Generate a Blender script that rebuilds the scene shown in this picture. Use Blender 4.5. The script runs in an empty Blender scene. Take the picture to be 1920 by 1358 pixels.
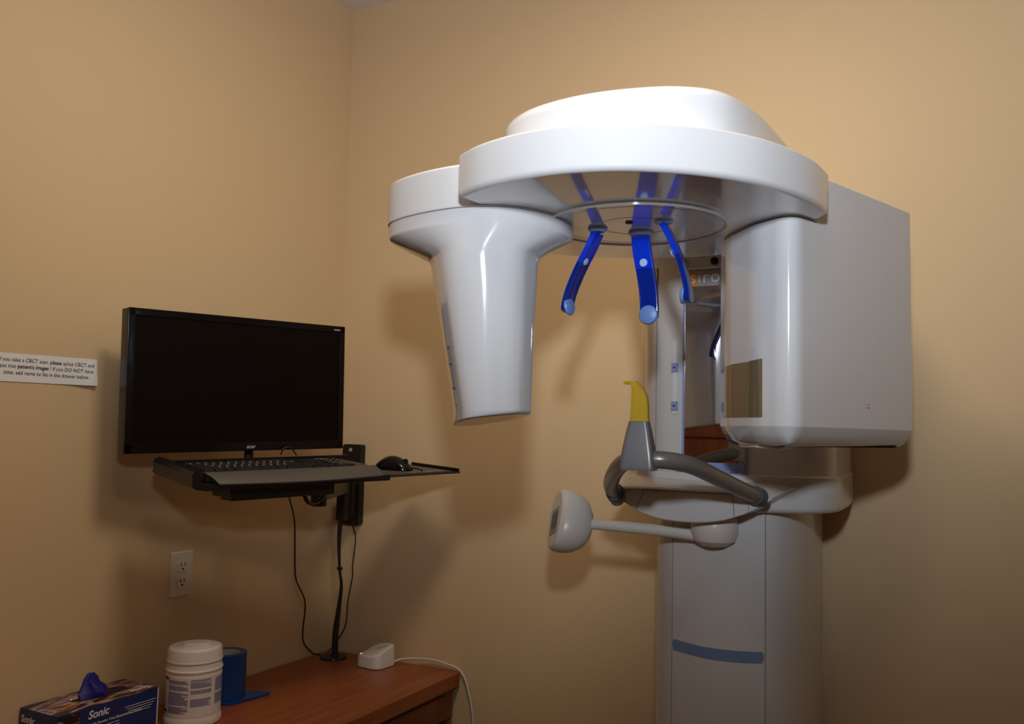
import bpy, bmesh, math, random
from mathutils import Vector, Matrix, Euler
random.seed(4)
S = bpy.context.scene
COL = S.collection
PI = math.pi

# ------------------------------------------------------------------ camera
FPX = 1651.0
yaw, pitch, roll = math.radians(27.857), math.radians(4.335), math.radians(1.318)
cd = bpy.data.cameras.new('camera'); cam = bpy.data.objects.new('camera', cd); COL.objects.link(cam)
cd.sensor_width = 36.0; cd.lens = 36.0*FPX/1920.0; cd.clip_start = .02
Fv = Vector((-math.sin(yaw)*math.cos(pitch), math.cos(yaw)*math.cos(pitch), math.sin(pitch)))
Rv = Vector((math.cos(yaw), math.sin(yaw), 0)); Uv = Rv.cross(Fv)
R2 = Rv*math.cos(roll)+Uv*math.sin(roll); U2 = -Rv*math.sin(roll)+Uv*math.cos(roll)
cm = Matrix((R2, U2, -Fv)).transposed().to_4x4(); cm.translation = Vector((1.846, -2.288, 1.4216))
cam.matrix_world = cm
S.camera = cam

# ------------------------------------------------------------------ light and exposure
S.view_settings.view_transform = 'Standard'; S.view_settings.look = 'None'
S.view_settings.gamma = 1.0; S.view_settings.use_curve_mapping = False
S.view_settings.exposure = 0.0
w = bpy.data.worlds.new('world'); S.world = w; w.use_nodes = True
w.node_tree.nodes['Background'].inputs[0].default_value = (.9, .8, .7, 1)
w.node_tree.nodes['Background'].inputs[1].default_value = .005

def area(name, loc, target, size, power, color, shape='DISK', size_y=None):
    l = bpy.data.lights.new(name, 'AREA'); l.shape = shape; l.size = size; l.energy = power; l.color = color
    if size_y: l.size_y = size_y
    o = bpy.data.objects.new(name, l); COL.objects.link(o); o.location = loc
    o.rotation_euler = (Vector(target)-Vector(loc)).to_track_quat('-Z', 'Y').to_euler()
    return o
def spot(name, loc, target, radius, power, color, angle):
    l = bpy.data.lights.new(name, 'SPOT'); l.shadow_soft_size = radius; l.energy = power; l.color = color
    l.spot_size = math.radians(angle); l.spot_blend = 1.0
    o = bpy.data.objects.new(name, l); COL.objects.link(o); o.location = loc
    o.rotation_euler = (Vector(target)-Vector(loc)).to_track_quat('-Z', 'Y').to_euler()
spot('camera_flash', (1.86, -2.30, 1.83), (1.20, -.3, 2.78), .05, 90, (.83, .91, 1.0), 114)
area('ceiling_lamp_light', (1.18, -1.15, 2.70), (1.18, -1.15, 0), .40, 9, (1.0, .86, .66))
area('ceiling_lamp_light', (1.72, -2.00, 2.70), (1.72, -2.00, 0), .40, 2.8, (1.0, .86, .66))

# ------------------------------------------------------------------ materials
def mat(name, col, rough=.5, metal=0, coat=0, spec=.5, bump=None, noise=None, trans=0, emit=None, alpha=None):
    m = bpy.data.materials.new(name); m.use_nodes = True
    nt = m.node_tree; b = nt.nodes['Principled BSDF']
    b.inputs['Base Color'].default_value = (*col, 1); b.inputs['Roughness'].default_value = rough
    b.inputs['Metallic'].default_value = metal; b.inputs['Coat Weight'].default_value = coat
    b.inputs['Specular IOR Level'].default_value = spec; b.inputs['Transmission Weight'].default_value = trans
    if emit: b.inputs['Emission Color'].default_value = (*emit[0], 1); b.inputs['Emission Strength'].default_value = emit[1]
    tc = nt.nodes.new('ShaderNodeTexCoord')
    if noise:
        sc, amt = noise
        n = nt.nodes.new('ShaderNodeTexNoise'); n.inputs['Scale'].default_value = sc; n.inputs['Detail'].default_value = 4
        nt.links.new(tc.outputs['Object'], n.inputs['Vector'])
        mx = nt.nodes.new('ShaderNodeMix'); mx.data_type = 'RGBA'
        mx.inputs[6].default_value = (*[c*(1-amt) for c in col], 1); mx.inputs[7].default_value = (*[min(1, c*(1+amt)) for c in col], 1)
        nt.links.new(n.outputs['Fac'], mx.inputs[0]); nt.links.new(mx.outputs[2], b.inputs['Base Color'])
    if bump:
        sc, st, dist = bump
        n = nt.nodes.new('ShaderNodeTexNoise'); n.inputs['Scale'].default_value = sc; n.inputs['Detail'].default_value = 3
        nt.links.new(tc.outputs['Object'], n.inputs['Vector'])
        bp = nt.nodes.new('ShaderNodeBump'); bp.inputs['Strength'].default_value = st; bp.inputs['Distance'].default_value = dist
        nt.links.new(n.outputs['Fac'], bp.inputs['Height']); nt.links.new(bp.outputs[0], b.inputs['Normal'])
    return m

def wood_mat(name, c1, c2, rough, stretch=(1.2, 18, 18)):
    m = bpy.data.materials.new(name); m.use_nodes = True; nt = m.node_tree; b = nt.nodes['Principled BSDF']
    tc = nt.nodes.new('ShaderNodeTexCoord'); mp = nt.nodes.new('ShaderNodeMapping'); mp.inputs['Scale'].default_value = stretch
    n = nt.nodes.new('ShaderNodeTexNoise'); n.inputs['Scale'].default_value = 3; n.inputs['Detail'].default_value = 6; n.inputs['Distortion'].default_value = .6
    r = nt.nodes.new('ShaderNodeValToRGB'); r.color_ramp.elements[0].position = .32; r.color_ramp.elements[0].color = (*c1, 1)
    r.color_ramp.elements[1].position = .72; r.color_ramp.elements[1].color = (*c2, 1)
    nt.links.new(tc.outputs['Object'], mp.inputs[0]); nt.links.new(mp.outputs[0], n.inputs['Vector'])
    nt.links.new(n.outputs['Fac'], r.inputs[0]); nt.links.new(r.outputs[0], b.inputs['Base Color'])
    b.inputs['Roughness'].default_value = rough
    return m

M = {}
M['wall'] = mat('tan_wall_paint', (.71, .52, .305), .62, spec=.25, bump=(90, .10, .002))
M['ceiling'] = mat('ceiling_paint', (.78, .69, .66), .8, spec=.2)
M['floor'] = mat('floor_vinyl', (.12, .08, .05), .4, noise=(6, .25))
M['white'] = mat('machine_white', (.74, .74, .755), .12, coat=.7, spec=.5)
M['white2'] = mat('machine_panel_white', (.68, .675, .67), .26, coat=.3)
M['cream'] = mat('arm_cream_white', (.78, .74, .68), .3)
M['gapdark'] = mat('seam_dark', (.06, .055, .05), .6)
M['seam'] = mat('seam_grey', (.33, .32, .31), .5)
M['blue'] = mat('blue_plastic', (.0, .035, .62), .12, coat=.5)
M['bluedark'] = mat('blue_plastic_thick', (.0, .018, .26), .12, coat=.5)
M['pad'] = mat('periwinkle_rubber', (.15, .27, .62), .42)
M['padlight'] = mat('pale_blue_plastic', (.46, .60, .86), .35)
M['stripe'] = mat('grey_blue_strip', (.17, .27, .46), .4)
M['mirror'] = mat('mirror_glass', (.86, .86, .86), .01, metal=1)
M['lilac'] = mat('lilac_plastic', (.30, .36, .66), .25)
M['window'] = mat('smoked_window', (.20, .15, .09), .06, coat=.6)
M['grey'] = mat('metallic_grey_plastic', (.24, .23, .235), .36, metal=.35)
M['bar'] = mat('grey_painted_bar', (.25, .23, .205), .30, metal=.35)
M['collar'] = mat('collar_rubber', (.09, .11, .14), .5)
M['yellow'] = mat('yellow_plastic', (.62, .38, .01), .35)
M['black'] = mat('black_plastic', (.012, .010, .009), .3)
M['blackgloss'] = mat('black_gloss', (.005, .004, .004), .14, spec=.35)
M['screen'] = mat('screen_off', (.005, .002, .0015), .45, spec=.12)
M['blackmetal'] = mat('black_metal', (.018, .014, .010), .42, metal=.2)
M['key'] = mat('key_black', (.022, .019, .017), .42)
M['legend'] = mat('key_print', (.42, .38, .33), .6)
M['palm'] = mat('palm_rest_grey', (.085, .075, .068), .5, bump=(400, .1, .001))
M['armgrey'] = mat('arm_olive_grey', (.10, .085, .06), .45)
M['paper'] = mat('white_paper', (.86, .84, .85), .75)
M['ink'] = mat('black_ink', (.03, .03, .03), .7)
M['outlet'] = mat('outlet_plastic', (.72, .64, .52), .4)
M['dark'] = mat('slot_dark', (.01, .008, .006), .7)
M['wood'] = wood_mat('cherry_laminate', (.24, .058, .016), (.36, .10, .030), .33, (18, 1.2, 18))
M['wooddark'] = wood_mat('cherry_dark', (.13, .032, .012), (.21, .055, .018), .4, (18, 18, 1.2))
M['tub'] = mat('tub_white', (.80, .76, .74), .4)
M['label'] = mat('tub_label_white', (.78, .74, .74), .45)
M['print'] = mat('blue_print', (.12, .14, .36), .6)
M['printdark'] = mat('navy_print', (.03, .06, .34), .5)
M['tape'] = mat('blue_film', (.0, .06, .27), .3, noise=(60, .2))
M['core'] = mat('card_core', (.50, .53, .60), .6)
M['boxblue'] = mat('box_navy', (.012, .030, .15), .35)
M['boxwhite'] = mat('box_print_white', (.80, .80, .82), .5)
M['glove'] = mat('blue_nitrile', (.012, .008, .20), .55, bump=(40, .5, .004))
M['router'] = mat('router_white', (.86, .84, .83), .22, coat=.3)
M['cable'] = mat('white_cable', (.72, .68, .64), .45)
M['led'] = mat('white_led', (.9, .9, .9), .3, emit=((1, 1, 1), 1.2))
M['redled'] = mat('red_dot', (.6, .02, .02), .4)
M['orange'] = mat('logo_orange', (.80, .30, .02), .5)
M['logogrey'] = mat('logo_grey', (.38, .37, .36), .4)
M['sticker'] = mat('grey_sticker', (.42, .42, .38), .6)
M['mark'] = mat('thin_mark', (.15, .14, .15), .6)
M['clear'] = mat('clear_plastic', (.80, .80, .84), .05, coat=.8)
M['lampglass'] = mat('lamp_diffuser', (.9, .85, .75), .6, emit=((1.0, .85, .65), 3.0))
M['white_metal'] = mat('lamp_trim_white', (.8, .8, .8), .4)

# colourful top print of the glove box: stripes of colour over black
def swirl_mat():
    m = bpy.data.materials.new('box_swirl_print'); m.use_nodes = True; nt = m.node_tree; b = nt.nodes['Principled BSDF']
    tc = nt.nodes.new('ShaderNodeTexCoord'); mp = nt.nodes.new('ShaderNodeMapping'); mp.inputs['Scale'].default_value = (12, 4, 10); mp.inputs['Rotation'].default_value = (0, 0, .7)
    n = nt.nodes.new('ShaderNodeTexNoise'); n.inputs['Scale'].default_value = 2.2; n.inputs['Detail'].default_value = 2; n.inputs['Distortion'].default_value = 1.2
    r = nt.nodes.new('ShaderNodeValToRGB'); e = r.color_ramp.elements
    e[0].position = .0; e[0].color = (.01, .01, .02, 1); e[1].position = .44; e[1].color = (.01, .012, .03, 1)
    for p, c in ((.50, (.35, .12, .03)), (.53, (.45, .42, .38)), (.56, (.05, .12, .35)), (.60, (.40, .03, .06)), (.64, (.02, .02, .04)), (.70, (.25, .35, .12)), (.76, (.03, .04, .2))):
        k = e.new(p); k.color = (*c, 1)
    nt.links.new(tc.outputs['Object'], mp.inputs[0]); nt.links.new(mp.outputs[0], n.inputs['Vector'])
    nt.links.new(n.outputs['Fac'], r.inputs[0]); nt.links.new(r.outputs[0], b.inputs['Base Color']); b.inputs['Roughness'].default_value = .35
    return m
M['swirl'] = swirl_mat()

# ------------------------------------------------------------------ geometry helpers
def new_bm(): return bmesh.new()

def add_box(bm, c, s, rz=0, mtx=None, bev=0, seg=2):
    t = bmesh.new(); bmesh.ops.create_cube(t, size=1)
    bmesh.ops.scale(t, vec=Vector(s), verts=t.verts)
    if bev: bmesh.ops.bevel(t, geom=t.edges[:], offset=bev, segments=seg, affect='EDGES', profile=.5)
    m = Matrix.Translation(Vector(c)) @ Matrix.Rotation(rz, 4, 'Z')
    if mtx is not None: m = mtx @ m
    bmesh.ops.transform(t, matrix=m, verts=t.verts)
    join(bm, t)

def join(bm, t):
    t.verts.index_update(); vs = [bm.verts.new(v.co) for v in t.verts]
    for f in t.faces:
        try: bm.faces.new([vs[v.index] for v in f.verts])
        except ValueError: pass
    t.free()

def loft(bm, secs, closed=True, caps=True):
    rings = [[bm.verts.new(Vector(p)) for p in s] for s in secs]
    n = len(rings[0])
    for a, b in zip(rings, rings[1:]):
        for i in range(n if closed else n-1):
            j = (i+1) % n
            bm.faces.new((a[i], a[j], b[j], b[i]))
    if caps:
        bm.faces.new(rings[0][::-1]); bm.faces.new(rings[-1])
    return rings

def catmull(pts, k=8, closed=True):
    P = [Vector(p) for p in pts]; n = len(P); out = []
    rng = range(n) if closed else range(n-1)
    for i in rng:
        if closed: p0, p1, p2, p3 = P[(i-1) % n], P[i], P[(i+1) % n], P[(i+2) % n]
        else: p0, p1, p2, p3 = P[max(i-1, 0)], P[i], P[i+1], P[min(i+2, n-1)]
        for j in range(k):
            t = j/k; t2 = t*t; t3 = t2*t
            out.append(.5*((2*p1)+(-p0+p2)*t+(2*p0-5*p1+4*p2-p3)*t2+(-p0+3*p1-3*p2+p3)*t3))
    if not closed: out.append(P[-1])
    return out

def rpoly(pts, r, seg=6):
    """polygon with filleted corners; r is one radius or a list"""
    n = len(pts); out = []
    for i in range(n):
        rr = r[i] if isinstance(r, (list, tuple)) else r
        p, a, b = Vector(pts[i]), Vector(pts[i-1]), Vector(pts[(i+1) % n])
        if rr <= 0: out += [p.copy()]*(seg+1); continue
        u, v = (a-p), (b-p); lu, lv = u.length, v.length; u /= lu; v /= lv
        ang = u.angle(v); d = min(rr/math.tan(ang/2), lu*.49, lv*.49)
        A, B = p+u*d, p+v*d
        for j in range(seg+1):
            t = j/seg; out.append(A*(1-t)**2+p*2*t*(1-t)+B*t*t)
    return out

def offset2d(pts, d):
    """inset (positive d) of a closed 2-D outline given counter-clockwise"""
    n = len(pts); out = []
    for i in range(n):
        a, b = None, None
        k = 1
        while k < n and (pts[i]-pts[(i-k) % n]).length < 1e-6: k += 1
        a = pts[i]-pts[(i-k) % n]
        k = 1
        while k < n and (pts[(i+k) % n]-pts[i]).length < 1e-6: k += 1
        b = pts[(i+k) % n]-pts[i]
        na = Vector((-a.y, a.x)).normalized(); nb = Vector((-b.y, b.x)).normalized()
        m = na+nb
        m = m.normalized() if m.length > 1e-6 else na
        out.append(Vector((pts[i].x, pts[i].y))+m*d/max(.5, m.dot(na)))
    return out

def area2(pts): return sum(a.x*b.y-b.x*a.y for a, b in zip(pts, pts[1:]+pts[:1]))/2
def ccw(pts): return pts if area2(pts) > 0 else pts[::-1]

def prism(bm, outline, z0, z1, bb=0, bt=0, seg=3):
    """outline extruded upwards with rounded bottom (bb) and top (bt) rims"""
    o = ccw([Vector((p[0], p[1])) for p in outline]); secs = []
    if bb:
        for i in range(seg):
            t = i/seg*PI/2; secs.append([(q.x, q.y, z0+bb*(1-math.sin(t))) for q in offset2d(o, bb*(1-math.cos(t)))][::1])
        secs = [[(q.x, q.y, z0+bb*(1-math.cos(PI/2*i/seg))) for q in offset2d(o, bb*(1-math.sin(PI/2*i/seg)))] for i in range(seg)]
        secs.append([(q.x, q.y, z0+bb) for q in o])
    else: secs.append([(q.x, q.y, z0) for q in o])
    if bt:
        secs.append([(q.x, q.y, z1-bt) for q in o])
        secs += [[(q.x, q.y, z1-bt*(1-math.sin(PI/2*i/seg))) for q in offset2d(o, bt*(1-math.cos(PI/2*i/seg)))] for i in range(1, seg+1)]
    else: secs.append([(q.x, q.y, z1) for q in o])
    loft(bm, secs)

def tube(bm, pts, r, seg=12, smooth=6, caps=True, ry=None):
    P = catmull(pts, smooth, False) if smooth else [Vector(p) for p in pts]
    n = len(P); rad = r if callable(r) else (lambda t: r)
    T = [(P[min(i+1, n-1)]-P[max(i-1, 0)]).normalized() for i in range(n)]
    up = Vector((0, 0, 1)) if abs(T[0].z) < .9 else Vector((1, 0, 0))
    N = (up-T[0]*up.dot(T[0])).normalized(); secs = []
    for i in range(n):
        N = (N-T[i]*N.dot(T[i])).normalized(); B = T[i].cross(N); t = i/(n-1); a = rad(t); b = a*(ry or 1)
        secs.append([P[i]+N*math.cos(q)*a+B*math.sin(q)*b for q in [2*PI*k/seg for k in range(seg)]])
    loft(bm, secs, caps=caps)

def lathe(bm, prof, c=(0, 0, 0), seg=48, mtx=None):
    """prof: list of (radius, z) from bottom to top"""
    secs = [[(c[0]+r*math.cos(2*PI*k/seg), c[1]+r*math.sin(2*PI*k/seg), c[2]+z) for k in range(seg)] for r, z in prof]
    if mtx is not None: secs = [[mtx @ Vector(p) for p in s] for s in secs]
    loft(bm, secs)

def torus(bm, c, R, r, seg=64, s2=8, sy=1):
    secs = []
    for k in range(seg):
        a = 2*PI*k/seg
        secs.append([(c[0]+(R+r*math.cos(b))*math.cos(a), c[1]+(R+r*math.cos(b))*math.sin(a)*sy, c[2]+r*math.sin(b)) for b in [2*PI*j/s2 for j in range(s2)]])
    secs.append(secs[0]); loft(bm, secs, caps=False)

def ribbon(bm, pts, nrm, wdt, th=.0006):
    """thin solid strip along pts; nrm = outward normal, width across"""
    P = [Vector(p) for p in pts]; n = len(P); secs = []
    for i in range(n):
        t = (P[min(i+1, n-1)]-P[max(i-1, 0)]).normalized(); nn = Vector(nrm[i] if isinstance(nrm, list) else nrm).normalized(); s = t.cross(nn).normalized()*wdt/2
        secs.append([P[i]-s, P[i]+s, P[i]+s+nn*th, P[i]-s+nn*th])
    loft(bm, secs)

# ------------------------------------------------------------------ object helpers
def mtx_of(o): return Matrix.Translation(o.location) @ o.rotation_euler.to_matrix().to_4x4()

def obj(name, bm, m, parent=None, world=True, sharp=35, mats=None):
    """one mesh object; world=True means the bmesh is in room coordinates"""
    if isinstance(bm, bmesh.types.BMesh):
        bmesh.ops.remove_doubles(bm, verts=bm.verts, dist=1e-6)
        bmesh.ops.recalc_face_normals(bm, faces=bm.faces)
        me = bpy.data.meshes.new(name); bm.to_mesh(me); bm.free()
    else: me = bm
    me.materials.clear(); me.materials.append(M[m] if isinstance(m, str) else m)
    me.polygons.foreach_set('use_smooth', [True]*len(me.polygons)); me.update()
    try: me.set_sharp_from_angle(angle=math.radians(sharp))
    except Exception: pass
    o = bpy.data.objects.new(name, me); COL.objects.link(o)
    if len(me.polygons) < 6000 and 'lettering' not in name and 'words' not in name:
        wn = o.modifiers.new('weighted_normals', 'WEIGHTED_NORMAL'); wn.keep_sharp = True; wn.weight = 80
    if parent is not None:
        if world:
            root = Matrix.Identity(4); q = parent
            while q: root = mtx_of(q) @ root; q = q.parent
            me.transform(root.inverted())
        o.parent = parent
    elif world:
        vs = [v.co for v in me.vertices]
        lo = Vector([min(v[i] for v in vs) for i in range(3)]); hi = Vector([max(v[i] for v in vs) for i in range(3)])
        b = Vector(((lo.x+hi.x)/2, (lo.y+hi.y)/2, lo.z)); me.transform(Matrix.Translation(-b)); o.location = b
    return o

def tag(o, label, cat, group=None, kind=None):
    o['label'] = label; o['category'] = cat
    if group: o['group'] = group
    if kind: o['kind'] = kind
    return o

def thing(name, label, cat, loc=(0, 0, 0), rot=(0, 0, 0), group=None):
    o = bpy.data.objects.new(name, None); COL.objects.link(o); o.location = loc; o.rotation_euler = rot; o.empty_display_size = .05
    return tag(o, label, cat, group)

def struct(name, bm, m, label, cat):
    o = obj(name, bm, m); o['kind'] = 'structure'; o['label'] = label; o['category'] = cat; return o

def text_mesh(body, size, align='CENTER', bold=0, extrude=.0003, spacing=1, shear=0):
    c = bpy.data.curves.new('t', 'FONT'); c.body = body; c.size = size; c.align_x = align; c.align_y = 'CENTER'
    c.extrude = extrude; c.offset = bold; c.space_character = spacing; c.resolution_u = 3; c.shear = shear
    o = bpy.data.objects.new('t', c); COL.objects.link(o)
    dg = bpy.context.evaluated_depsgraph_get(); me = bpy.data.meshes.new_from_object(o.evaluated_get(dg))
    bpy.data.objects.remove(o); return me

def put_text(name, body, size, origin, xdir, ydir, m, parent, **k):
    """text lying in the plane of xdir (reading direction) and ydir (up)"""
    me = text_mesh(body, size, **k); x = Vector(xdir).normalized(); y = Vector(ydir); y = (y-x*y.dot(x)).normalized(); z = x.cross(y)
    mt = Matrix((x, y, z)).transposed().to_4x4(); mt.translation = Vector(origin); me.transform(mt)
    return obj(name, me, m, parent, sharp=20)

# ================================================================== the room
X1, Y1, CH = 4.6, -4.8, 2.82
def slab(c, s): b = new_bm(); add_box(b, c, s); return b
struct('floor', slab((X1/2, Y1/2, -.05), (X1+.2, -Y1+.2, .1)), 'floor', 'brown vinyl floor of the small x-ray room', 'floor')
struct('ceiling', slab((X1/2, Y1/2, CH+.05), (X1+.2, -Y1+.2, .1)), 'ceiling', 'off-white ceiling above the tan walls', 'ceiling')
struct('wall_left', slab((-.05, Y1/2, CH/2), (.1, -Y1, CH)), 'wall', 'tan painted wall on the left behind the monitor', 'wall')
struct('wall_back', slab((X1/2, .05, CH/2), (X1+.2, .1, CH)), 'wall', 'tan painted wall behind the white x-ray machine', 'wall')
struct('wall_right', slab((X1+.05, Y1/2, CH/2), (.1, -Y1, CH)), 'wall', 'tan painted wall to the right of the machine', 'wall')
struct('wall_front', slab((X1/2, Y1-.05, CH/2), (X1+.2, .1, CH)), 'wall', 'tan painted wall facing the machine', 'wall')

# two ceiling lamps: round trim and glass, above the frame
for lx, ly, ll in ((1.18, -1.15, 'round flush ceiling lamp directly above the x-ray machine'), (1.72, -2.00, 'round flush ceiling lamp further out in the room')):
    lamp = thing('ceiling_lamp', ll, 'lamp', (lx, ly, CH), group='ceiling lamps')
    b = new_bm(); lathe(b, [(.235, -.03), (.25, -.025), (.25, 0), (.22, 0)], (lx, ly, CH)); obj('trim_ring', b, 'white_metal', lamp)
    b = new_bm(); lathe(b, [(.02, -.062), (.12, -.055), (.19, -.042), (.225, -.0301), (.225, -.029)], (lx, ly, CH)); obj('diffuser', b, 'lampglass', lamp)

# tall wooden cabinet against the front wall (seen in the mirror)
cab = thing('storage_cabinet', 'tall cherry wood cabinet reflected in the machine mirror', 'cabinet', (.75, -3.3, 0))
b = new_bm(); add_box(b, (.75, -3.32, .85), (1.45, .5, 1.7), bev=.003); obj('body', b, 'wooddark', cab)
for k, (z, h) in enumerate(((1.54, .28), (1.245, .28), (.65, .88))):
    for s in (-1, 1):
        b = new_bm(); add_box(b, (.75+s*.362, -3.062, z), (.715, .02, h), bev=.003)
        d = obj('drawer' if k < 2 else 'door', b, 'wooddark', cab)
        b = new_bm(); tube(b, [(.75+s*.362-.05, -3.052, z), (.75+s*.362-.05, -3.025, z), (.75+s*.362+.05, -3.025, z), (.75+s*.362+.05, -3.052, z)], .005, 8, 0)
        obj('handle', b, 'grey', d)

# ================================================================== the panoramic x-ray machine
HB, HT = 1.7816, 1.852
xr = thing('dental_xray_machine', 'tall white panoramic dental x-ray machine with rotating arm and blue head clamps', 'x-ray machine', (1.345, -.2, 0))

# lower column
low = catmull([(1.182, -.03), (1.174, -.14), (1.178, -.25), (1.200, -.335), (1.252, -.385), (1.345, -.408), (1.452, -.396), (1.500, -.33), (1.516, -.22), (1.517, -.12), (1.512, -.03)], 6, False)
b = new_bm(); prism(b, low, 0.0, 1.275, 0, 0); obj('lower_column', b, 'white2', xr)
fp = catmull([(1.252, -.385), (1.30, -.400), (1.345, -.408), (1.40, -.406), (1.452, -.396)], 10, False)
def band(path, zs, th, sink=.004):
    """a curved plate that follows a plan path between heights"""
    bm = new_bm(); P = [Vector(p).to_2d() for p in path]; n = len(P); nr = []
    for i in range(n):
        t = (P[min(i+1, n-1)]-P[max(i-1, 0)]).normalized(); nr.append(Vector((t.y, -t.x)))
    secs = []
    for i, p in enumerate(P):
        z0, z1 = zs(i/(n-1)) if callable(zs) else zs
        a, c = p-nr[i]*sink, p+nr[i]*th
        secs.append([(a.x, a.y, z0), (c.x, c.y, z0), (c.x, c.y, z1), (a.x, a.y, z1)])
    loft(bm, secs); return bm
pn = obj('front_cover', band(fp, (.05, 1.262), .0018), 'white2', xr)
for p in (fp[0], fp[-1]):
    b = new_bm(); add_box(b, (p.x+(-.0007 if p is fp[0] else .0007), p.y-.0005, .655), (.0016, .004, 1.2)); obj('seam', b, 'seam', pn)
def stripe_z(t):
    h = .0115*min(1, math.sqrt(max(0, 1-(max(0, abs(t-.5)-.44)/.06)**2))+.12); m = .963-.004*math.sin(t*PI)
    return (m-h, m+h)
sp = catmull([(1.254, -.386), (1.30, -.400), (1.345, -.408), (1.40, -.406), (1.450, -.3965)], 12, False)
obj('blue_strip', band(sp, stripe_z, .0035), 'stripe', xr)['label'] = 'grey-blue curved strip'
# small outlined hatch on the column's left side
lp = [(1.176, -.262), (1.180, -.285), (1.186, -.305)]
b = new_bm()
Pp = [Vector((1.1755, -.225, 0)), Vector((1.1778, -.25, 0)), Vector((1.1845, -.29, 0))]
for a, c in ((1.155, 1.235),):
    ribbon(b, [Pp[0]+Vector((0, 0, a+.01)), Pp[1]+Vector((0, 0, a+.004)), Pp[2]+Vector((0, 0, a-.004))], (-.97, -.25, 0), .002, .0012)
    ribbon(b, [Pp[2]+Vector((0, 0, a-.004)), Pp[2]+Vector((0, 0, c))], (-.93, -.35, 0), .0016, .0012)
obj('hatch_outline', b, 'mark', xr)

# upper carriage with the mirror
up = catmull([(1.146, -.03), (1.134, -.12), (1.134, -.22), (1.156, -.30), (1.205, -.352), (1.266, -.372)], 6, False)+[Vector((x, -.374)) for x in (1.30, 1.34, 1.38, 1.41)]+catmull([(1.44, -.378), (1.50, -.380), (1.545, -.365), (1.575, -.325), (1.584, -.25), (1.584, -.14), (1.578, -.03)], 6, False)
up = [Vector((p.x, p.y)) for p in up]
b = new_bm(); prism(b, up, 1.335, 1.90); obj('upper_carriage', b, 'white2', xr)
mb = new_bm(); add_box(mb, (1.338, -.3745, 1.555), (.134, .006, .452), bev=.001); mir = obj('mirror', mb, 'mirror', xr); mir['label'] = 'upright mirror strip'
b = new_bm(); add_box(b, (1.2695, -.375, 1.57), (.004, .010, .482)); add_box(b, (1.4065, -.375, 1.57), (.003, .010, .482)); obj('mirror_edge', b, 'lilac', mir)
b = new_bm(); add_box(b, (1.338, -.3775, 1.345), (.134, .008, .026), bev=.001); st = obj('sensor_strip', b, 'lilac', mir)
for dx in (-.004, .008):
    for dz in (-.006, .004):
        b = new_bm(); add_box(b, (1.375+dx, -.3822, 1.345+dz), (.003, .0015, .002)); obj('lens', b, 'clear', st)
b = new_bm(); add_box(b, (1.338, -.3775, 1.765), (.134, .007, .036), bev=.001); lg = obj('logo_plate', b, 'logogrey', xr)
b = new_bm(); add_box(b, (1.2905, -.3815, 1.765), (.021, .0012, .036)); obj('orange_square', b, 'orange', lg)
put_text('brand_lettering', 'sirona', .041, (1.2825, -.3825, 1.7665), (1, 0, 0), (0, 0, 1), 'boxwhite', lg, align='LEFT', spacing=1.10, extrude=.0004)
b = new_bm(); add_box(b, (1.338, -.379, 1.787), (.136, .012, .006), bev=.001); obj('ledge', b, 'white', lg)
b = new_bm(); lathe(b, [(.0085, 0), (.0085, .004), (.006, .006)], mtx=Matrix.Translation((1.337, -.374, 1.803)) @ Matrix.Rotation(PI/2, 4, 'X'), seg=20)
obj('screw', b, 'dark', xr)
b = new_bm(); tube(b, [(1.30, -.381, 1.71), (1.34, -.386, 1.702), (1.38, -.381, 1.70)], .004, 8); obj('hook', b, 'grey', mir)
# vertical seam and slider on the carriage's left front
b = new_bm(); add_box(b, (1.196, -.347, 1.57), (.0014, .004, .46)); obj('seam', b, 'seam', xr)
b = new_bm(); add_box(b, (1.2475, -.3705, 1.545), (.011, .003, .165), rz=-.28, bev=.001); sl = obj('slider_track', b, 'clear', xr)
for z in (1.567, 1.481):
    b = new_bm(); add_box(b, (1.2475, -.3735, z), (.015, .006, .020), rz=-.28, bev=.001); k = obj('slider_block', b, 'lilac', xr)
    b = new_bm(); add_box(b, (1.248, -.3775, z), (.004, .003, .003)); obj('socket', b, 'dark', k)
b = new_bm()
for k in range(16): add_box(b, (1.1365, -.205, 1.44+k*.016), (.002, .003, .0015))
obj('height_scale', b, 'seam', xr)

# shelf ring under the carriage with a lens-shaped prow
ring = catmull([(1.132, -.03), (1.118, -.12), (1.118, -.22), (1.135, -.32), (1.18, -.40), (1.26, -.435), (1.36, -.44), (1.47, -.42), (1.55, -.38), (1.586, -.31), (1.590, -.2), (1.588, -.12), (1.582, -.03)], 5, False)
b = new_bm(); prism(b, ring, 1.260, 1.337, .012, .004); obj('shelf_ring', b, 'white2', xr)
def lens(y, x0, x1, zt, zb, sag=0, N=40, zc=None):
    """D-shaped section in the xz plane: nearly flat top edge, arched bottom"""
    out = []; zc = zt-.012 if zc is None else zc
    for i in range(N//2+1):
        t = i/(N//2); x = x0+(x1-x0)*t; c = 4*(t-.5)**2
        out.append((x, y+sag*c, zt-(zt-zc)*c**3))
    for i in range(1, N//2):
        t = 1-i/(N//2); x = x0+(x1-x0)*t; c = 4*(t-.5)**2
        out.append((x, y+sag*c, zb+(zc-zb)*c**1.25))
    return out
b = new_bm()
loft(b, [lens(-.300, 1.13, 1.575, 1.336, 1.262, .0), lens(-.375, 1.128, 1.555, 1.333, 1.250, .0), lens(-.435, 1.128, 1.515, 1.324, 1.242, .03), lens(-.480, 1.132, 1.488, 1.312, 1.2375, .03), lens(-.4975, 1.137, 1.481, 1.306, 1.2375, .03), lens(-.500, 1.140, 1.478, 1.302, 1.240, .03)])
prow = obj('front_console', b, 'white2', xr, sharp=28)
b = new_bm()
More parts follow.
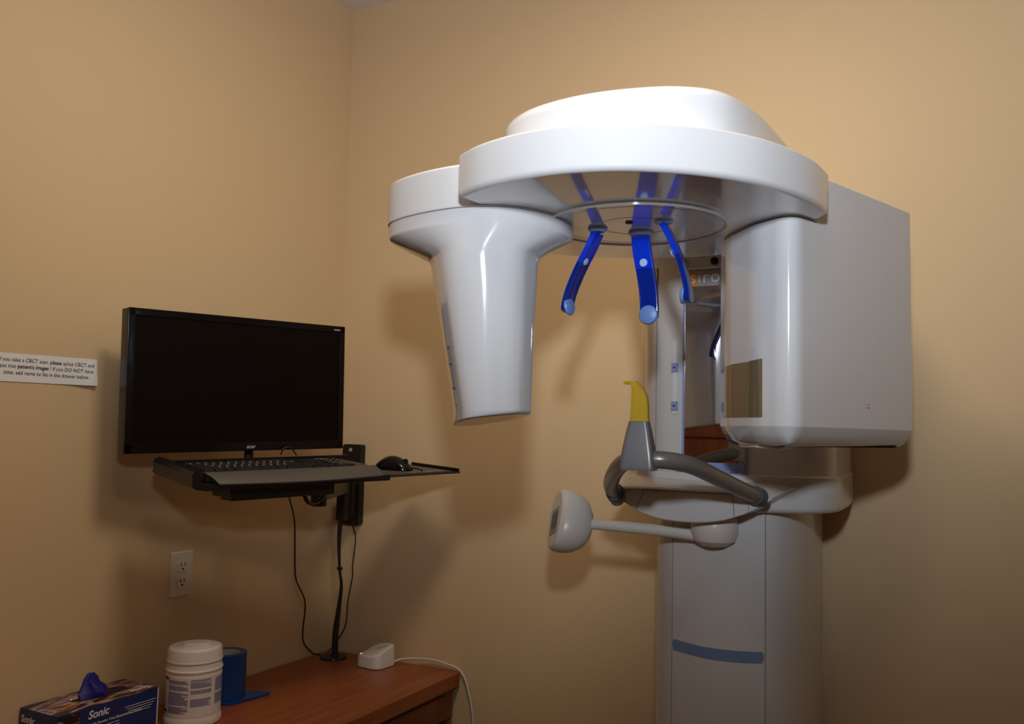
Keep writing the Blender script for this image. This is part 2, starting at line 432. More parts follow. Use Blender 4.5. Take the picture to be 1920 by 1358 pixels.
def lz(t): c = 4*(t-.5)**2; return (1.240+(1.290-1.240)*c**1.25, 1.302-.012*c**3)
def ly(t): return -.5005+.03*4*(t-.5)**2
for t0, t1 in ((.24, .18), (.79, .80)):
    a = Vector((1.140+.338*t0, ly(t0), lz(t0)[1]-.002)); c = Vector((1.140+.338*t1, ly(t1), lz(t1)[0]))
    ribbon(b, [a, c], (0, -1, 0), .0013, .0008)
ribbon(b, [Vector((1.140+.338*t, ly(t), lz(t)[1]-.002)) for t in [.24+.55*i/8 for i in range(9)]], (0, -1, 0), .0013, .0008)
for t in (.10, .88):
    ribbon(b, [Vector((1.140+.338*t, ly(t), lz(t)[1]-.004)), Vector((1.140+.338*t, ly(t), lz(t)[0]))], (0, -1, 0), .0008, .0005)
obj('cover_gap', b, 'mark', prow)
b = new_bm(); add_box(b, (1.345, -.418, 1.3375), (.15, .03, .003), bev=.001); obj('key_strip', b, 'lilac', prow)

# grey handle bar with bite block
bp = [(1.146, -.455, 1.272), (1.152, -.485, 1.289), (1.164, -.54, 1.307), (1.200, -.62, 1.333), (1.245, -.70, 1.357), (1.280, -.742, 1.368), (1.325, -.757, 1.372), (1.360, -.742, 1.370), (1.386, -.70, 1.361), (1.410, -.62, 1.338), (1.434, -.55, 1.316), (1.453, -.485, 1.298), (1.461, -.455, 1.288)]
bar = obj('handle_bar', (lambda m: (tube(m, bp, .0160, 24), m)[1])(new_bm()), 'bar', xr)
for a, c in (((1.150, -.476, 1.2845), (1.1545, -.494, 1.292)), ((1.4565, -.472, 1.2945), (1.4515, -.490, 1.300))):
    b = new_bm(); tube(b, [a, c], .0195, 20, 0); obj('collar', b, 'collar', bar)
bx = 1.305; by = -.765
b = new_bm()
def rrect(cx, cy, w_, d_, z, r=.008): return [(p.x, p.y, z) for p in rpoly([(cx-w_/2, cy-d_/2), (cx+w_/2, cy-d_/2), (cx+w_/2, cy+d_/2), (cx-w_/2, cy+d_/2)], r, 4)]
ROTB = Matrix.Translation((bx, by, 0)) @ Matrix.Rotation(.12, 4, 'Z') @ Matrix.Translation((-bx, -by, 0))
secs = [rrect(bx, by, .060, .050, 1.352), rrect(bx, by, .062, .052, 1.358), rrect(bx, by, .056, .048, 1.385), rrect(bx, by, .044, .036, 1.420), rrect(bx, by, .036, .028, 1.4395), rrect(bx, by, .033, .025, 1.4405)]
loft(b, [[ROTB @ Vector(p) for p in s] for s in secs]); hold = obj('bite_block_holder', b, 'grey', bar)
# yellow bite block: flat blade curving to a hooked tip
prof = []
for t in [i/16 for i in range(17)]:
    z = 1.437+.076*t; L_ = -.0165+.0035*t+(.0 if t < .85 else -.05*(t-.85)); R_ = .0175-.003*t-.021*max(0, (t-.40)/.60)**2.6
    prof.append((bx+(L_+R_)/2, z, R_-L_))
secs = []
for cx, z, wd in prof:
    secs.append([ROTB @ Vector(p) for p in ((cx-wd/2, by-.006, z), (cx-wd/2+.002, by-.0075, z), (cx+wd/2-.002, by-.0075, z), (cx+wd/2, by-.006, z), (cx+wd/2, by+.006, z), (cx-wd/2, by+.006, z))])
b = new_bm(); loft(b, secs)
add_box(b, (bx-.0225, by-.001, 1.5105), (.013, .015, .0055), bev=.0015)
bite = obj('bite_block', b, 'yellow', bar)
b = new_bm()
rim = [Vector((cx+wd/2-.0025, by-.0076, z)) for cx, z, wd in prof[:-1]]; lim = [Vector((cx-wd/2+.0025, by-.0076, z)) for cx, z, wd in prof[:-1]]
ribbon(b, [ROTB @ p for p in rim], (.1, -1, 0), .003, .0018); ribbon(b, [ROTB @ p for p in lim], (.1, -1, 0), .003, .0018)
ribbon(b, [ROTB @ Vector((bx-.015, by-.0076, 1.4405)), ROTB @ Vector((bx+.0135, by-.0076, 1.4405))], (.1, -1, 0), .003, .0018)
obj('rib', b, 'yellow', bite)

# ---- fixed top arm over the rotor
lid = [Vector((1.585, -.05)), Vector((1.582, -.45))]+catmull([(1.566, -.80), (1.556, -.93), (1.530, -1.03), (1.478, -1.080), (1.41, -1.104), (1.335, -1.112), (1.262, -1.102), (1.205, -1.078), (1.160, -1.035), (1.130, -.96), (1.118, -.85)], 6, False)+[Vector((1.115, -.45)), Vector((1.115, -.05))]
lid = ccw([Vector((p.x, p.y)) for p in lid])
b = new_bm(); prism(b, lid, HT-.001, 1.929, 0, .022, 5); obj('top_arm_cover', b, 'white', xr)

# ---- rotor: one big white disc-like housing, sensor head left, tube head right
C0 = Vector((1.335, -.86))
arc = []
pts = [(1.131, -1.128), (1.180, -1.158), (1.240, -1.178), (1.300, -1.187), (1.360, -1.183), (1.430, -1.160), (1.500, -1.112), (1.560, -1.045), (1.602, -.965), (1.628, -.88), (1.637, -.800)]
arc = catmull(pts, 5, False)
back = catmull([(1.600, -.74), (1.56, -.64), (1.48, -.565), (1.39, -.533), (1.285, -.540), (1.174, -.583), (1.089, -.646), (1.057, -.69), (1.040, -.78), (1.060, -.90), (1.138, -1.06)], 5, False)
rot = [Vector((p.x, p.y)) for p in arc+back]
b = new_bm(); prism(b, rot, HB, HT, .009, .006, 4); rotor = obj('rotating_arm', b, 'white', xr, sharp=40)
# head-rest plate under the rotor
b = new_bm(); lathe(b, [(.152, -.0030), (.1535, -.002), (.1535, .004)], (1.325, -.855, HB), 96); plate = obj('headrest_plate', b, 'white', xr)
b = new_bm(); torus(b, (1.325, -.855, HB-.0030), .062, .0006, 64, 6); torus(b, (1.325, -.855, HB-.0030), .134, .0006, 96, 6); obj('plate_rings', b, 'white', plate)
b = new_bm(); secs = [[(1.325+r*math.cos(2*PI*k/96), -.855+r*math.sin(2*PI*k/96), HB+z) for k in range(96)] for r, z in ((.1535, .001), (.1538, -.0052), (.1556, -.0056), (.1568, -.0048), (.1574, .001))]
loft(b, secs, caps=False); obj('plate_rim', b, 'white', plate)
b = new_bm(); lathe(b, [(.006, -.0055), (.007, -.004)], (1.325, -.885, HB), 24); obj('centre_cap', b, 'gapdark', plate)
b = new_bm(); torus(b, (1.150, -.640, HB-.0003), .009, .0006, 24, 6); obj('screw_cover', b, 'seam', plate)

# three blue head clamps
def clamp(name, pts, wdir, wid, th, tipr):
    P = catmull(pts, 6, False); n = len(P); W = Vector(wdir).normalized(); secs = []
    root = None; cut = int(n*.47)
    def seg(i0, i1):
        bm = new_bm(); ss = []
        for i in range(i0, i1):
            t = (P[min(i+1, n-1)]-P[max(i-1, 0)]).normalized(); nn = t.cross(W).normalized(); f = i/(n-1)
            wd = wid*(1-.04*f) if f < .93 else wid*(1-.04*f)*math.sqrt(max(.05, 1-((f-.93)/.07)**2*.9)); hh = th*(1 if f < .9 else 1-(f-.9)*3)
            c = P[i]; q = []
            for a, bb in ((-.5, -.35), (-.42, -.5), (.42, -.5), (.5, -.35), (.5, .35), (.42, .5), (-.42, .5), (-.5, .35)):
                q.append(c+W*a*wd+nn*bb*hh)
            ss.append(q)
        loft(bm, ss); return bm
    c = obj(name, seg(cut-1, n), 'bluedark', plate); c['label'] = 'curved blue clamp finger'
    obj('upper_stem', seg(0, cut), 'blue', c)
    t = (P[-1]-P[-5]).normalized(); nn = t.cross(W).normalized()
    return c, P, W, nn
def disc_on(name, c, nrm, r, th, m, parent, sx=1, axis=None, dome=True):
    n = Vector(nrm).normalized(); x = Vector(axis).normalized(); x = (x-n*x.dot(n)).normalized(); y = n.cross(x)
    mt = Matrix((x*sx, y, n)).transposed().to_4x4(); mt.translation = Vector(c)
    bm = new_bm(); lathe(bm, [(r*.98, 0), (r, th*.3), (r*.9, th*.7), (r*.6, th*.93), (r*.1, th)] if dome else [(r, 0), (r, th*.6), (r*.85, th)], mtx=mt, seg=32)
    return obj(name, bm, m, parent)
# rear finger, faces the room
c1, P1, W1, n1 = clamp('head_clamp', [(1.318, -.806, 1.770), (1.322, -.805, 1.735), (1.328, -.803, 1.700), (1.333, -.802, 1.662), (1.335, -.802, 1.618)], (1, 0, 0), .034, .010, .018)
disc_on('pad', (1.335, -.8075, 1.628), (0, -1, 0), .0175, .009, 'pad', c1, axis=(1, 0, 0))
disc_on('rivet', (1.325, -.8095, 1.722), (0, -1, 0), .0072, .002, 'padlight', c1, axis=(1, 0, 0), dome=False)
b = new_bm(); lathe(b, [(.0185, -.006), (.021, -.003), (.0225, 0)], (1.318, -.806, HB-.004), 32); obj('socket', b, 'padlight', c1)
# left finger
c2, P2, W2, n2 = clamp('head_clamp', [(1.258, -.863, 1.770), (1.245, -.863, 1.742), (1.225, -.863, 1.705), (1.208, -.863, 1.665), (1.200, -.863, 1.630)], (.10, 1, 0), .034, .010, .016)
disc_on('pad', (1.2055, -.866, 1.641), (1, -.1, .12), .0165, .007, 'pad', c2, axis=(0, 1, 0))
disc_on('rivet', (1.237, -.866, 1.720), (.88, -.1, -.45), .0068, .002, 'padlight', c2, axis=(0, 1, 0), dome=False)
b = new_bm(); lathe(b, [(.0135, -.006), (.0160, -.003), (.0175, 0)], (1.258, -.863, HB-.004), 32); obj('socket', b, 'padlight', c2)
# right finger
c3, P3, W3, n3 = clamp('head_clamp', [(1.382, -.871, 1.772), (1.398, -.871, 1.742), (1.413, -.871, 1.705), (1.424, -.871, 1.665), (1.427, -.871, 1.637)], (-.05, 1, 0), .032, .010, .016)
disc_on('pad', (1.4205, -.873, 1.650), (-1, -.1, .1), .0160, .008, 'pad', c3, axis=(0, 1, 0))
disc_on('rivet', (1.398, -.873, 1.722), (-.92, -.1, -.35), .0066, .002, 'padlight', c3, axis=(0, 1, 0), dome=False)
b = new_bm(); lathe(b, [(.0135, -.006), (.0160, -.003), (.0175, 0)], (1.382, -.871, HB-.002), 32); obj('socket', b, 'padlight', c3)

# sensor head: round cap flush with the rotor top, flared shaft below
cap = catmull([(.905, -1.000), (.935, -1.037), (.985, -1.063), (1.05, -1.080), (1.115, -1.083), (1.175, -1.060), (1.215, -1.010), (1.232, -.94), (1.215, -.865), (1.15, -.81), (1.06, -.79), (.97, -.81), (.91, -.87), (.892, -.94)], 5)
cap = [Vector((p.x, p.y)) for p in cap]; cap = ccw(cap)
b = new_bm(); prism(b, cap, 1.7795, HT, .002, .006, 3); head = obj('sensor_cap', b, 'white', xr)
sh0 = offset2d(cap, .003)
def resamp(pts, n, start):
    """closed outline resampled to n points by arc length, starting at the vertex nearest start"""
    k = min(range(len(pts)), key=lambda i: (pts[i]-Vector(start)).length); pts = pts[k:]+pts[:k]; q = pts+[pts[0]]
    L = [0]
    for a, c in zip(q, q[1:]): L.append(L[-1]+(c-a).length)
    out = []; j = 0
    for i in range(n):
        s = L[-1]*i/n
        while L[j+1] < s: j += 1
        f = (s-L[j])/max(1e-9, L[j+1]-L[j]); out.append(q[j].lerp(q[j+1], f))
    return out
shaft_t = [Vector(p) for p in rpoly([(1.030, -1.036), (1.075, -1.076), (1.135, -1.084), (1.192, -1.034), (1.188, -.945), (1.12, -.90), (1.00, -.915), (.984, -.975)], [.010, .09, .10, .06, .04, .05, .03, .010], 5)]
shaft_b = [Vector(p) for p in rpoly([(1.084, -1.040), (1.118, -1.068), (1.152, -1.064), (1.189, -1.024), (1.187, -.960), (1.14, -.93), (1.06, -.93), (1.044, -.985)], [.008, .07, .06, .05, .03, .04, .02, .008], 5)]
shaft_t, shaft_b = ccw(shaft_t), ccw(shaft_b)
N = 120
A = resamp(sh0, N, (1.10, -1.08)); T = resamp(shaft_t, N, (1.10, -1.075)); B = resamp(shaft_b, N, (1.138, -1.06))
def mix(a, c, t): return [p.lerp(q, t) for p, q in zip(a, c)]
secs = [[(p.x, p.y, 1.779) for p in A], [(p.x, p.y, 1.757) for p in A]]
for t, z in ((.04, 1.753), (.30, 1.742), (.65, 1.728), (.90, 1.717), (.985, 1.710), (1.0, 1.700)): secs.append([(p.x, p.y, z) for p in mix(A, T, t)])
for i in range(1, 7): secs.append([(p.x, p.y, 1.70+(1.452-1.70)*i/6) for p in mix(T, B, i/6)])
def slant(p): return -.025*(1-(p.x-1.03)/.16)
secs.append([(p.x, p.y, 1.450+slant(p)) for p in B]); secs.append([(p.x, p.y, 1.446+slant(p)) for p in offset2d(B, .004)])
b = new_bm(); loft(b, secs); sens = obj('sensor_housing', b, 'white', xr, sharp=50); sens['label'] = 'tapering glossy sensor housing'
# thin field markings on the left edge
b = new_bm()
def onB(z, dx):
    t = (1.70-z)/.248; return Vector((1.030+(1.084-1.030)*t+dx, -1.040-.002*t-dx*.86, z))
nn = (-.65, -.76, 0)
ribbon(b, [onB(1.555, .004), onB(1.555, .016)], nn, .0017, .001)
ribbon(b, [onB(1.555, .016), onB(1.487, .013)], nn, .0015, .001)
ribbon(b, [onB(1.487, .002), onB(1.487, .013)], nn, .0017, .001)
ribbon(b, [onB(1.527, .002), onB(1.527, .014)], nn, .0017, .001)
ribbon(b, [onB(1.460, .002), onB(1.460, .010)], nn, .001, .001)
obj('field_marks', b, 'mark', sens)

# tube head
tb = [Vector(p) for p in rpoly([(1.418, -.634), (1.448, -.706), (1.515, -.789), (1.585, -.834), (1.737, -.425), (1.722, -.392), (1.62, -.41), (1.46, -.52)], [.008, .16, .14, .032, .012, .02, .08, .05], 12)]
tb = ccw(tb)
b = new_bm()
secs = [[(q.x, q.y, z) for q in offset2d(tb, i)] for i, z in ((.036, 1.402), (.024, 1.4045), (.014, 1.411), (.006, 1.422), (.0005, 1.435))]
secs += [[(q.x, q.y, 1.4365) for q in tb], [(q.x, q.y, 1.860) for q in tb], [(q.x, q.y, 1.864) for q in offset2d(tb, .004)]]
loft(b, secs); th = obj('tube_housing', b, 'white', xr, sharp=40); th['label'] = 'large white tube housing with smoked window'
wp = [p for p in tb if p.x < 1.5305 and p.y < -.636]
wp.sort(key=lambda p: p.x)
wp.append(wp[-1]+(Vector((1.585, -.834))-Vector((1.515, -.789))).normalized()*max(.0, (1.532-wp[-1].x)))
obj('beam_window', band(wp, lambda t: (1.4505, 1.541+.007*t), .0012), 'window', th)['label'] = 'smoked brown window'
b = new_bm(); add_box(b, (1.6775, -.6165, 1.4785), (.003, .003, .0025)); obj('indicator_dot', b, 'redled', th)
# seam line where the housing meets the rotor
gl = [p for p in tb if p.y < -.640]; gl.sort(key=lambda p: p.x); gl.append(gl[-1].lerp(Vector((1.737, -.425)), .10))
obj('joint_gap', band([Vector(p) for p in gl], (HB-.0028, HB-.0012), .0005), 'gapdark', th)
# glass lip beneath the beam window
b = new_bm(); prism(b, rpoly([(1.455, -.655), (1.505, -.735), (1.550, -.765), (1.565, -.70), (1.50, -.60)], .02, 5), 1.3975, 1.408, .004, 0); obj('lower_lens', b, 'clear', th)

# ---- control pad on its swing arm below the console
pad = obj('control_arm', (lambda m: (tube(m, [(1.34, -.42, 1.203), (1.27, -.43, 1.209), (1.18, -.44, 1.212), (1.08, -.45, 1.214)], lambda t: .015-.004*t, 16, 4), m)[1])(new_bm()), 'cream', xr)
pad['label'] = 'cream swing arm carrying the control head'
b = new_bm(); lathe(b, [(.004, -.040), (.026, -.037), (.043, -.026), (.050, -.008), (.049, .010), (.044, .028)], (1.352, -.42, 1.222), 40); obj('hub', b, 'cream', pad)
HM = Matrix.Translation((1.030, -.462, 1.216)) @ Matrix.Rotation(math.radians(225), 4, 'Z') @ Matrix.Rotation(math.radians(20), 4, 'X') @ Matrix.Rotation(math.radians(-14), 4, 'Y')
def hs(x, sy_, sz_, zo=0): return [HM @ Vector((x, sy_*math.copysign(abs(math.cos(a))**.85, math.cos(a)), zo+sz_*math.copysign(abs(math.sin(a))**.85, math.sin(a)))) for a in [2*PI*k/40 for k in range(40)]]
b = new_bm(); loft(b, [hs(.030, .038, .060), hs(.0285, .044, .066), hs(.020, .050, .070), hs(.0, .055, .070), hs(-.022, .052, .064), hs(-.040, .042, .052), hs(-.052, .027, .034), hs(-.058, .010, .013)])
hd = obj('control_head', b, 'cream', pad, sharp=60)
b = new_bm(); add_box(b, (.0306, .004, -.006), (.0012, .048, .060), mtx=HM); stk = obj('sticker', b, 'sticker', hd)
b = new_bm()
for k in range(8): add_box(b, (.0314, -.013+k*.0050, -.006+.003*((k*7) % 3-1)), (.0004, .0016, .050-.008*((k*5) % 3)), mtx=HM)
obj('printed_lines', b, 'ink', stk)
b = new_bm(); add_box(b, (1.071, -.478, 1.196), (.010, .003, .014), rz=.5); obj('tag', b, 'mark', hd)

# ================================================================== monitor, tray, keyboard, mouse, wall mount
ANG = math.atan2(.960, .279); ROLL = -.022
M0 = Vector((.13, -.92, 1.344))
LM = Matrix.Translation(M0) @ Euler((0, ROLL, ANG)).to_matrix().to_4x4()
mon = thing('computer_monitor', 'black widescreen computer monitor switched off, hung above the keyboard tray', 'monitor', M0, (0, ROLL, ANG))
b = new_bm(); add_box(b, (.298, .018, .168), (.596, .036, .336), bev=.004); add_box(b, (.298, .045, .16), (.34, .03, .20), bev=.012); obj('housing', b, 'black', mon, False)
b = new_bm()
BW, BB = .017, .022
for c, s in (((.298, -.002, .336-BW/2), (.596, .006, BW)), ((.298, -.002, BB/2), (.596, .006, BB)), ((BW/2, -.002, .168), (BW, .006, .336)), ((.596-BW/2, -.002, .168), (BW, .006, .336))): add_box(b, c, s, bev=.0015)
bz = obj('bezel', b, 'blackgloss', mon, False)
b = new_bm(); add_box(b, (.298, -.0003, .169), (.564, .002, .298)); obj('screen', b, 'screen', mon, False)
me = text_mesh('acer', .013, bold=.0003, spacing=1.05); me.transform(Matrix.Translation((.317, -.0056, .0105)) @ Matrix.Rotation(PI/2, 4, 'X')); obj('brand_lettering', me, 'legend', bz, False)
b = new_bm(); add_box(b, (.570, -.0052, .325), (.020, .0006, .003)); obj('model_mark', b, 'legend', bz, False)

tilt = math.radians(6.5)
mount = thing('keyboard_wall_mount', 'black metal wall mount with folding arm and keyboard tray in the corner', 'wall mount', (.076, -.01, 1.105))
def LW(a, f, z): return LM @ Vector((a, -f, z))
TM = LM @ Matrix.Translation((0, 0, -.030)) @ Matrix.Rotation(tilt, 4, 'X')   # tray frame: +y to the wall, -y to the room
# tray with turned-up left and rear lips
b = new_bm()
prof = [(.060, .014), (.064, .022), (.074, .026), (.080, .022), (.078, .006), (.086, -.004), (.10, -.008), (.600, -.008)]
lo = [(x, z-.004) for x, z in prof]
secs = []
for y in (-.02, -.214): secs.append([TM @ Vector((x, y, z)) for x, z in prof]+[TM @ Vector((x+(.004 if i < 2 else 0), y, z-.006)) for i, (x, z) in reversed(list(enumerate([(.058, .010), (.058, .004), (.060, -.002), (.066, -.008), (.074, -.012), (.086, -.014), (.10, -.016), (.600, -.016)])))])
loft(b, secs); add_box(b, (.335, -.018, .002), (.53, .005, .026), mtx=TM, bev=.001)
tray = obj('keyboard_tray', b, 'black', mount)
# plate for the mouse, lower, to the right of the tray
PM = LM @ Matrix.Translation((.0, 0, -.054)) @ Matrix.Rotation(math.radians(2.6), 4, 'X')
b = new_bm(); add_box(b, (.715, -.10, -.003), (.27, .215, .005), mtx=PM, bev=.002); add_box(b, (.848, -.10, .002), (.006, .205, .012), mtx=PM, bev=.001)
mp = obj('mouse_platform', b, 'black', mount)
b = new_bm(); add_box(b, (.720, -.105, .0005), (.21, .185, .002), mtx=PM); obj('mouse_pad', b, 'palm', mp)
b = new_bm()
for j in range(2):
    for k in range(7): add_box(b, (.700+k*.017+.003*(k % 2), -.185+j*.012, .0017), (.012-.004*((k+j) % 3), .004, .0004), mtx=PM)
obj('pad_print', b, 'legend', mp)
# support box, joint, link, post, plate
b = new_bm(); add_box(b, (.335, -.115, -.094), (.285, .055, .030), mtx=LM, bev=.004); add_box(b, (.215, -.115, -.089), (.07, .09, .022), mtx=LM, bev=.004)
add_box(b, (.335, -.115, -.070), (.10, .08, .030), mtx=LM)
obj('support_beam', b, 'blackmetal', mount)
el = Vector((.245, -.375, 1.232)); po = Vector((.088, -.065, 1.226))
b = new_bm(); d = (el-po); add_box(b, (el+po)/2, (d.length+.02, .022, .040), rz=math.atan2(d.y, d.x), bev=.003); obj('link_arm', b, 'armgrey', mount)
b = new_bm(); lathe(b, [(.020, -.034), (.022, -.032), (.022, .060), (.018, .062)], el-Vector((0, 0, .0)), 24); obj('elbow_joint', b, 'blackmetal', mount)
b = new_bm(); add_box(b, (.080, -.055, 1.185), (.034, .040, .125), bev=.004); add_box(b, (.078, -.032, 1.19), (.05, .03, .12), bev=.003); obj('post_bracket', b, 'blackmetal', mount)
b = new_bm(); o = rpoly([(.040, 1.105), (.114, 1.105), (.114, 1.360), (.040, 1.360)], .009, 4)
loft(b, [[(p.x, -.0005, p.y) for p in o], [(p.x, -.020, p.y) for p in o], [(p.x*.96+.077*.04, -.024, p.y) for p in o]]); wpx = obj('wall_plate', b, 'blackmetal', mount)
b = new_bm(); lathe(b, [(.006, 0), (.006, .002)], mtx=Matrix.Translation((.074, -.024, 1.343)) @ Matrix.Rotation(PI/2, 4, 'X'), seg=16); obj('screw_hole', b, 'legend', wpx)
for p in ((.270, -.0, -.02),):
    pass
b = new_bm(); tube(b, [tuple(LW(.345, -.05, .05)), tuple(LW(.345, -.045, -.05)), tuple(LW(.345, .06, -.085))], .012, 10); obj('monitor_stem', b, 'blackmetal', mount)
b = new_bm(); tube(b, [tuple(LW(.42, .07, -.085)), tuple(LW(.435, .07, -.115)), tuple(LW(.455, .06, -.135)), tuple(LW(.49, .05, -.135)), tuple(LW(.52, .04, -.110))], .006, 8)
obj('cable_loop', b, 'black', mount)

# keyboard
KM_rot = (LM @ Matrix.Translation((0, 0, -.038)) @ Matrix.Rotation(tilt, 4, 'X'))
kl = KM_rot @ Vector((.09, -.04, 0)); keyb = thing('keyboard', 'black full-size keyboard with grey palm rest on the tray', 'keyboard', kl, KM_rot.to_euler())
KX = .475; KD = .185   # local: x 0..KX, y 0 (rear) .. -KD (front)
b = new_bm(); o = rpoly([(0, -.115), (.022, -.146), (KX-.004, -.146), (KX, -.1), (KX-.02, 0), (.03, 0), (.008, -.02)], [.02, .01, .01, .01, .02, .02, .02], 4)
prism(b, o, 0, .020, .003, .003, 2); obj('case', b, 'key', keyb, False)
b = new_bm()
def palm(y, z, top, x0, x1, nseg=16): return [(x0+(x1-x0)*i/nseg, y-.020*top*math.sin(PI*i/nseg), z) for i in range(nseg+1)]
secs = [palm(-.140, .006, 0, .012, KX), palm(-.140, .021, 0, .012, KX), palm(-.147, .023, 0, .010, KX+.002), palm(-.168, .015, .6, .020, KX+.004), palm(-.180, .002, 1, .032, KX+.002), palm(-.178, -.002, 1, .034, KX), palm(-.140, 0, 0, .03, KX)]
loft(b, secs, closed=False, caps=False)
for sidx in (0, -1):
    pass
loft(b, [[s[i] for s in secs] for i in (0,)] + [], closed=False, caps=False) if False else None
b.faces.new([b.verts.new(s[0]) for s in secs]); b.faces.new([b.verts.new(s[-1]) for s in secs][::-1])
bmesh.ops.remove_doubles(b, verts=b.verts, dist=1e-5)
obj('palm_rest', b, 'palm', keyb, False)
rows = []
z0 = .0195
def key_mesh(wd, dp):
    bm = new_bm(); loft(bm, [[(-wd/2, -dp/2, 0), (wd/2, -dp/2, 0), (wd/2, dp/2, 0), (-wd/2, dp/2, 0)], [(-wd/2+.001, -dp/2+.001, .006), (wd/2-.001, -dp/2+.001, .006), (wd/2-.001, dp/2-.001, .006), (-wd/2+.001, dp/2-.001, .006)]])
    bmesh.ops.recalc_face_normals(bm, faces=bm.faces)
    me = bpy.data.meshes.new('key'); bm.to_mesh(me); bm.free(); me.materials.append(M['key']); return me
KM = {}
def key(x, y, wd, dp=.0155):
    k = (round(wd, 4), round(dp, 4))
    if k not in KM: KM[k] = key_mesh(wd, dp)
    o = bpy.data.objects.new('key', KM[k]); COL.objects.link(o); o.parent = keyb; o.location = (x, y, z0)
lb = new_bm()
def legend(x, y): add_box(lb, (x-.003, y+.002, z0+.0061), (.005, .0045, .0004))
u_ = .0188; xs = .022; ys = -.022
yy = [ys-.002, ys-.026, ys-.0445, ys-.063, ys-.0815, ys-.100]
for i in range(13): key(xs+.008+i*u_+(i+3)//4*.006, yy[0], .016, .012)
for i in range(13): key(xs+.008+i*u_, yy[1], .0170); legend(xs+.008+i*u_, yy[1])
key(xs+.008+13.5*u_, yy[1], .036)
key(xs+.012, yy[2], .026)
for i in range(13): key(xs+.008+(1.5+i)*u_, yy[2], .0170 if i < 12 else .026); legend(xs+.008+(1.5+i)*u_, yy[2])
key(xs+.015, yy[3], .031)
for i in range(11): key(xs+.008+(1.8+i)*u_, yy[3], .0170); legend(xs+.008+(1.8+i)*u_, yy[3])
key(xs+.008+13.35*u_, yy[3], .040)
key(xs+.020, yy[4], .040)
for i in range(10): key(xs+.008+(2.3+i)*u_, yy[4], .0170); legend(xs+.008+(2.3+i)*u_, yy[4])
key(xs+.008+13.1*u_, yy[4], .048)
for x, wd in ((.0, .024), (1.4, .022), (2.7, .022), (6.3, .11), (9.9, .022), (11.2, .022), (12.4, .022), (13.6, .024)): key(xs+.010+x*u_, yy[5], wd)
nx = xs+.008+15*u_+.006
for j in (1, 2):
    for i in range(3): key(nx+i*u_, yy[j], .0165)
key(nx+u_, yy[4], .0165)
for i in range(3): key(nx+i*u_, yy[5], .0165)
px_ = nx+3*u_+.008
for j in (1, 2, 3, 4):
    for i in range(3): key(px_+i*u_, yy[j], .0165); legend(px_+i*u_, yy[j])
key(px_+u_/2, yy[5], .036); key(px_+2*u_, yy[5], .0165)
obj('key_legends', lb, 'legend', keyb, False)
me = text_mesh('Microsoft', .008); me.transform(Matrix.Translation((.40, -.010, .0205))); obj('brand_lettering', me, 'legend', keyb, False)

# mouse
mloc = PM @ Vector((.695, -.105, .0018)); mrot = (PM @ Matrix.Rotation(math.radians(-62), 4, 'Z')).to_euler()
mouse = thing('computer_mouse', 'glossy black computer mouse on the small platform beside the keyboard', 'mouse', mloc, mrot)
b = new_bm(); secs = []
for i in range(15):
    t = i/14; x = -.056+.112*t; e = math.sqrt(max(0.004, 1-abs(2*t-1)**2.6)); wd = (.031+.003*math.cos(t*PI*2))*e; h = .038*(math.sin(PI*(t*.86+.10))**.75)*(.35+.65*e)
    secs.append([(x, wd*math.cos(a), max(0, h*math.sin(a)**.8)) if 0 <= a <= PI else (x, wd*.96*math.cos(a), 0) for a in [PI*k/14 for k in range(15)]])
loft(b, secs); obj('shell', b, 'blackgloss', mouse, False)
b = new_bm(); lathe(b, [(.007, -.003), (.008, 0), (.007, .003)], mtx=Matrix.Translation((.034, 0, .024)) @ Matrix.Rotation(PI/2, 4, 'X'), seg=20); obj('scroll_wheel', b, 'black', mouse, False)
b = new_bm(); tube(b, [(.054, 0, .008), (.070, -.003, .007), (.082, -.012, .006), (.092, -.022, .004)], .0022, 8); obj('lead', b, 'black', mouse, False)

# cords
b = new_bm(); tube(b, [(.315, -.577, 1.262), (.315, -.577, 1.248), (.275, -.506, 1.18), (.229, -.447, 1.116), (.17, -.375, 1.031), (.138, -.329, .978), (.112, -.259, .905), (.047, -.188, .807), (.022, -.152, .757), (.027, -.115, .719), (.040, -.092, .711)], .0024, 8)
tag(obj('power_cord', b, 'black'), 'thin black cord hanging in a loose bow left of the cable bundle', 'cord')
b = new_bm(); tube(b, [(.083, -.066, 1.19), (.080, -.067, 1.166), (.077, -.067, 1.124), (.075, -.067, 1.05), (.081, -.066, .968), (.087, -.063, .92), (.082, -.068, .838), (.078, -.072, .773), (.080, -.073, .706)], lambda t: .0062+.002*math.sin(t*9)+.003*t**6, 10)
bun = obj('cable_bundle', b, 'black'); tag(bun, 'thick black tied cable bundle dropping from the wall mount to the desk grommet', 'cable')
for z, x, y in ((.975, .0808, -.066), (.80, .080, -.070)):
    b = new_bm(); lathe(b, [(.0088, -.004), (.0094, 0), (.0088, .004)], (x, y, z), 16); obj('cable_tie', b, 'black', bun)
b = new_bm(); tube(b, [(.104, -.040, 1.14), (.108, -.042, 1.108), (.117, -.039, 1.067), (.113, -.044, .985), (.115, -.045, .952), (.101, -.046, .871), (.094, -.045, .798), (.062, -.052, .741), (.046, -.066, .715)], .0019, 8)
tag(obj('mouse_cord', b, 'black'), 'thin black cord hanging to the right of the thick cable bundle', 'cord')
b = new_bm(); lathe(b, [(.040, 0), (.042, .002), (.040, .006), (.026, .008)], (.078, -.078, .704), 40); tag(obj('desk_grommet', b, 'black'), 'round black cable grommet set in the desk corner', 'grommet')
b = new_bm(); tube(b, [tuple(LW(.40, .01, -.012)), tuple(LW(.405, .015, .004)), tuple(LW(.425, .015, .006)), tuple(LW(.445, .012, -.014))], .0018, 8)
